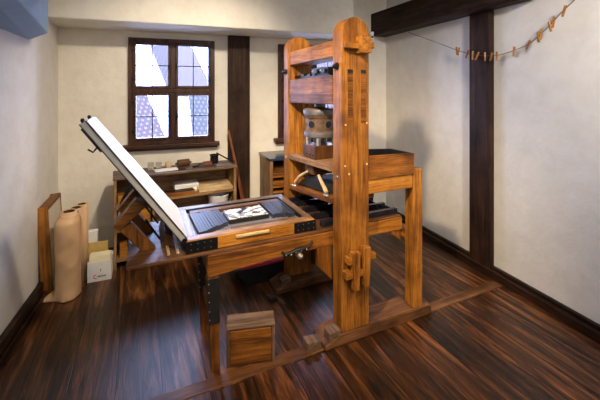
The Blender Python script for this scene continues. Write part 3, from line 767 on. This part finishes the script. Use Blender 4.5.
# ------------------------------------------------------------------ left corner: panel, paper rolls, carton
pn = thing('framed_panel', 'wooden framed board leaning against the left wall behind the paper rolls', 'board', (-.902, 2.965, 0), 0)
pn.rotation_euler = (0, R(-3.0), R(4))
for a in ((0, .028, 0, .022), (0, .028, .378, .40)):
    box('frame_side', wood('z', 'oak', .45), pn, (a[0]-.042, a[1], a[2], a[3], .006, .648), .003)
box('frame_side', wood('y', 'oak', .45), pn, (-.03, .028, .022, .378, .620, .648), .003)
box('frame_side', wood('y', 'oak', .45), pn, (-.03, .028, .022, .378, .006, .034), .003)
box('panel_sheet', plain('cream board', (.66, .58, .45), .6, 0, .1), pn, (-.01, .025, .022, .378, .034, .620), 0)
def roll(x, y, r, h, lb, lean=(0, 0)):
    o = thing('paper_roll', lb, 'paper roll', (x, y, 0))
    o.rotation_euler = (lean[0], lean[1], 0)
    nn = 60; turns = 3; th = .0035
    bm = bmesh.new(); A = []; B = []
    for k in range(nn*turns+1):
        a = 2*math.pi*k/nn; rr = r - (turns*1.0 - k/nn)*.0055
        A.append(bm.verts.new((rr*math.cos(a), rr*math.sin(a), .002))); B.append(bm.verts.new((rr*math.cos(a), rr*math.sin(a), h - .004*(turns-k/nn))))
    for i in range(len(A)-1): bm.faces.new((A[i], A[i+1], B[i+1], B[i]))
    me = bpy.data.meshes.new('rolled_paper'); bm.to_mesh(me); bm.free(); me.materials.append(KRAFT)
    for p in me.polygons: p.use_smooth = True
    q = bpy.data.objects.new('rolled_paper', me); C.objects.link(q); q.parent = o
    s = q.modifiers.new('thick', 'SOLIDIFY'); s.thickness = .0015
    MB().cyl((0, 0, .002), (0, 0, h-.004), r-.0185, n=28, cap=False).build('roll_shade_tube', plain('dark brown roll shade', (.05, .028, .015), .8), o, 0, True)  # tube coloured dark to stand in for the shade inside the roll
    return o
r1 = roll(-.765, 2.935, .053, .620, 'brown kraft paper roll standing nearest with a loose outer sheet')
roll(-.748, 3.042, .050, .610, 'brown kraft paper roll standing second, behind the nearest roll')
roll(-.732, 3.142, .045, .605, 'brown paper roll standing farthest back, beside the carton')
# loose sheet draped round the nearest roll
bm = bmesh.new(); rows = []
nu, nv = 44, 60
top = []; bot = []
for i in range(nu+1):
    t = i/nu; a = R(185 + 225*t); r = .058
    top.append(Vector((r*math.cos(a), r*math.sin(a), .618)))
ctrl = [(-.058, .040), (-.082, .000), (-.074, -.050), (-.025, -.082), (.030, -.076), (.066, -.035), (.070, .020), (.052, .044)]
flap = [(-.145, .000), (-.158, -.045), (-.100, -.060), (-.060, -.070), (-.010, -.100), (.050, -.070), (.074, .015), (.052, .044)]
def cr_(P, t):
    s = t*(len(P)-1); k = min(int(s), len(P)-2); f = s-k
    p = [Vector(P[max(k-1, 0)]), Vector(P[k]), Vector(P[k+1]), Vector(P[min(k+2, len(P)-1)])]
    return .5*((2*p[1]) + (-p[0]+p[2])*f + (2*p[0]-5*p[1]+4*p[2]-p[3])*f*f + (-p[0]+3*p[1]-3*p[2]+p[3])*f**3)
def sm(x): x = max(0, min(1, x)); return x*x*(3-2*x)
for j in range(nv+1):
    v = j/nv; row = []
    for i in range(nu+1):
        t = i/nu; b2 = cr_(ctrl, t); b3 = cr_(flap, t)
        w = sm(v/.10); g = sm((v-.78)/.22)*(1 if t > .3 else sm((v-.86)/.14))
        p = top[i].lerp(Vector((b2.x, b2.y, 0)), w); p = p.lerp(Vector((b3.x, b3.y, 0)), g)
        p.z = .612*(1-v) + .004*v - .02*math.sin(t*3.1)*(1-v)
        am = math.sin(v*3.14)
        p.x += .002*math.sin(5*t*3.1+v*5)*am; p.y += (.004*math.sin(11*v+6*t) + .007*abs(math.sin(9*v-4*t)) + .004*abs(math.sin(17*v+9*t)))*am
        row.append(bm.verts.new(p))
    rows.append(row)
for j in range(nv):
    for i in range(nu): bm.faces.new((rows[j][i], rows[j][i+1], rows[j+1][i+1], rows[j+1][i]))
me = bpy.data.meshes.new('loose_sheet'); bm.to_mesh(me); bm.free(); me.materials.append(KRAFT)
for p in me.polygons: p.use_smooth = True
q = bpy.data.objects.new('loose_sheet', me); C.objects.link(q); q.parent = r1
s = q.modifiers.new('thick', 'SOLIDIFY'); s.thickness = .0012

ct = thing('cardboard_carton', 'small white carton with red mark holding booklets, beside paper rolls', 'carton', (-.680, 3.072, 0), R(3))
w, dp, h = .165, .130, .150
WC = plain('white carton', (.74, .73, .72), .6, 0, .05)
box('front_side', WC, ct, (0, w, 0, .003, 0, h), 0); box('back_side', WC, ct, (0, w, dp-.003, dp, 0, h+.02), 0)
MB().prism([(0.003, 0), (dp-.003, 0), (dp-.003, h+.02), (.003, h)], 'x', 0, .003).build('end_side', WC, ct, 0)
MB().prism([(0.003, 0), (dp-.003, 0), (dp-.003, h+.02), (.003, h)], 'x', w-.003, w).build('end_side', WC, ct, 0)
box('bottom_side', WC, ct, (.003, w-.003, .003, dp-.003, 0, .003), 0)
MB().tube([(.060+.018*math.cos(R(a)), -.0008, .038+.014*math.sin(R(a))) for a in range(90, 300, 20)], .0028, 6).build('red_emblem', plain('red print', (.65, .02, .02), .6, 0, .05), ct, 0)
m = MB()
for k, ww in enumerate((.008, .007, .009, .006, .008, .007)): m.box(.070+k*.0098, .070+k*.0098+ww*.9, -.0012, .0003, .032, .040+(.004 if k % 2 else 0))
m.box(.088, .093, -.0012, .0003, .075, .095)
m.build('printed_mark', plain('dark print', (.03, .03, .03), .6), ct, 0)
for k in range(6):
    o = box('booklet', plain('cream booklet', (.80, .72, .50), .6, 0, .1), None, (0, .145, 0, .010, 0, .185), .001)
    c, s_ = math.cos(R(3)), math.sin(R(3)); lx, ly = .010, .010+.0150*k
    o.location = (-.680+lx*c-ly*s_, 3.072+lx*s_+ly*c, .004); o.rotation_euler = (R(-4), 0, R(3))
    tag(o, 'cream booklet standing in the white carton', 'booklet', 'booklets in the carton')
    if k == 0: pass
o = box('paper_packet', PAPER, None, (0, .075, 0, .05, 0, .290), .002); o.location = (-.745, 3.37, 0); o.rotation_euler = (0, 0, R(5)); tag(o, 'white paper packet standing at the wall behind the carton', 'packet')
o = box('ochre_board', OCHRE, None, (0, .15, 0, .012, 0, .215), .002); o.location = (-.725, 3.30, 0); o.rotation_euler = (R(-4), 0, R(4)); tag(o, 'yellow ochre board standing behind the carton', 'board')

# ------------------------------------------------------------------ right wall: line with clothes pegs, sensor
rp = [(3.165, 2.128), (2.80, 1.99), (2.474, 1.862), (2.326, 1.812), (2.221, 1.787), (2.12, 1.775), (2.031, 1.773), (1.904, 1.795), (1.787, 1.830), (1.714, 1.880), (1.646, 1.932), (1.568, 2.004), (1.49, 2.066), (1.38, 2.16), (1.28, 2.25)]
def rope_z(y):
    for a, b in zip(rp, rp[1:]):
        if b[0] <= y <= a[0]:
            return a[1] + (b[1]-a[1])*(y-a[0])/(b[0]-a[0])
P3 = []
for k in range(61):
    s = k/60; P3.append((2.352, cr_([(a, b) for a, b in rp], s).x, cr_([(a, b) for a, b in rp], s).y))
o = MB().tube(P3, .0028, 6).build('drying_line', ROPE, None, 0, True); tag(o, 'thin drying line sagging across the right wall', 'line')
pg = thing('clothes_peg', '', 'clothes peg'); del_label = True
PW = wood('z', 'amber', .5)
MB().prism([(-.0055, -.045), (-.0015, -.045), (-.0008, .0), (-.0015, .028), (-.0075, .028)], 'x', -.005, .005).build('prong', PW, pg, .001)
MB().prism([(.0055, -.045), (.0015, -.045), (.0008, .0), (.0015, .028), (.0075, .028)], 'x', -.005, .005).build('prong', PW, pg, .001)
MB().cyl((-.0065, 0, .004), (.0065, 0, .004), .0045, n=10).build('spring', LEAD, pg, .0005)
import itertools
pegs = [(2.47, -6, 'light wooden clothes peg hanging alone left of the right-wall post'),
        (2.445, 10, 'second clothes peg left of the right-wall post, just beside the first'),
        (2.345, 26, 'tilted clothes peg over the left edge of the right-wall post'),
        (2.290, 4, 'upright clothes peg on the dark post, second from its left edge'),
        (2.240, 30, 'tilted clothes peg in the middle of the dark post'),
        (2.165, -4, 'clothes peg over the right edge of the dark post'),
        (2.100, 28, 'large tilted clothes peg just right of the dark post'),
        (2.055, 3, 'slim upright clothes peg right of the tilted one beside the post'),
        (1.905, 6, 'lone clothes peg between the post and the dark clump of pegs'),
        (1.790, 38, 'small clothes peg lowest on the rising part of the line'),
        (1.722, -12, 'dark clothes peg at left of the close clump on the rising line'),
        (1.700, 10, 'dark clothes peg in the middle of the close clump'),
        (1.642, -14, 'left clothes peg of the upper pair on the line'),
        (1.616, 8, 'right clothes peg of the upper pair on the line'),
        (1.548, 16, 'topmost clothes peg near the upper right corner of the wall')]
for i, (y, a, lb) in enumerate(pegs):
    o = pg if i == 0 else copy_tree(pg)
    o.location = (2.352, y, rope_z(y)+ (.0)); o.rotation_euler = (R(a), 0, R(random.uniform(-25, 25)))
    o['label'] = lb; o['category'] = 'clothes peg'; o['group'] = 'clothes pegs on the drying line'
sn = thing('wall_sensor', 'small white sensor box under the end of dark beam', 'sensor', (2.172, 3.62, 2.112), R(-20))
box('sensor_case', WHITE, sn, (-.018, .018, -.02, .075, 0, .085), .004)
MB().ball((0, -.018, .02), .014, u=12, v=8).build('sensor_eye', IRON, sn, 0)

# ------------------------------------------------------------------ light
w = bpy.data.worlds.new('world'); bpy.context.scene.world = w; w.use_nodes = True
bg = w.node_tree.nodes['Background']; bg.inputs[0].default_value = (.50, .63, 1.0, 1); bg.inputs[1].default_value = 30.0
def area(name, loc, target, size, power, col, spread=180):
    l = bpy.data.lights.new(name, 'AREA'); l.energy = power; l.size = size; l.color = col; l.spread = R(spread)
    o = bpy.data.objects.new(name, l); C.objects.link(o); o.location = loc
    o.rotation_euler = (Vector(target)-Vector(loc)).to_track_quat('-Z', 'Y').to_euler(); return o
def spot(name, loc, target, power, col, ang=70, blend=.6, rad=.05):
    l = bpy.data.lights.new(name, 'SPOT'); l.energy = power; l.color = col; l.spot_size = R(ang); l.spot_blend = blend; l.shadow_soft_size = rad
    o = bpy.data.objects.new(name, l); C.objects.link(o); o.location = loc
    o.rotation_euler = (Vector(target)-Vector(loc)).to_track_quat('-Z', 'Y').to_euler(); return o
for k, ww in enumerate((W1, W2)):
    l = bpy.data.lights.new('window_portal', 'AREA'); l.shape = 'RECTANGLE'; l.size = ww[1]-ww[0]; l.size_y = ww[3]-ww[2]; l.cycles.is_portal = True
    o = bpy.data.objects.new('window_portal', l); C.objects.link(o); o.location = ((ww[0]+ww[1])/2, YB+.2, (ww[2]+ww[3])/2); o.rotation_euler = (R(-90), 0, 0)
WARM = (1, .78, .52)
spot('ceiling_spot_press', (-.22, .75, 2.6), (.95, 2.25, .95), 330, (1, .77, .50), 64, .9, .06)
spot('ceiling_spot_back', (.42, 1.55, 2.6), (-.10, 3.7, .75), 165, (1, .85, .65), 84, .9, .06)
spot('fill_spot_right', (1.45, -.1, 2.55), (2.42, 2.7, 1.0), 210, (1, .90, .80), 66, 1.0, .10)  # added unseen lamp that lifts the brightness of the right wall
spot('fill_spot_corner', (.5, .9, 2.6), (-.62, 3.05, .3), 75, (1, .84, .62), 42, .9, .06)  # added fill without a fitting, brightens the paper rolls and shelf end
spot('ceiling_spot_floor', (1.5, .2, 2.62), (1.0, 1.45, 0), 170, (1, .70, .40), 60, .9)
area('room_fill', (.7, -.9, 2.3), (.8, 2.6, .9), 1.6, 26, (1, .95, .90))

# ------------------------------------------------------------------ camera and look
cam = bpy.data.cameras.new('camera'); co = bpy.data.objects.new('camera', cam); C.objects.link(co)
co.location = (0, 0, 1.5); co.rotation_euler = (R(90), 0, -math.atan(120/345))
cam.sensor_width = 36; cam.lens = 36*345/600; cam.shift_y = -110/600; cam.clip_start = .02
sc = bpy.context.scene; sc.camera = co
sc.view_settings.view_transform = 'Standard'; sc.view_settings.look = 'None'; sc.view_settings.gamma = 1
sc.view_settings.exposure = 0.12
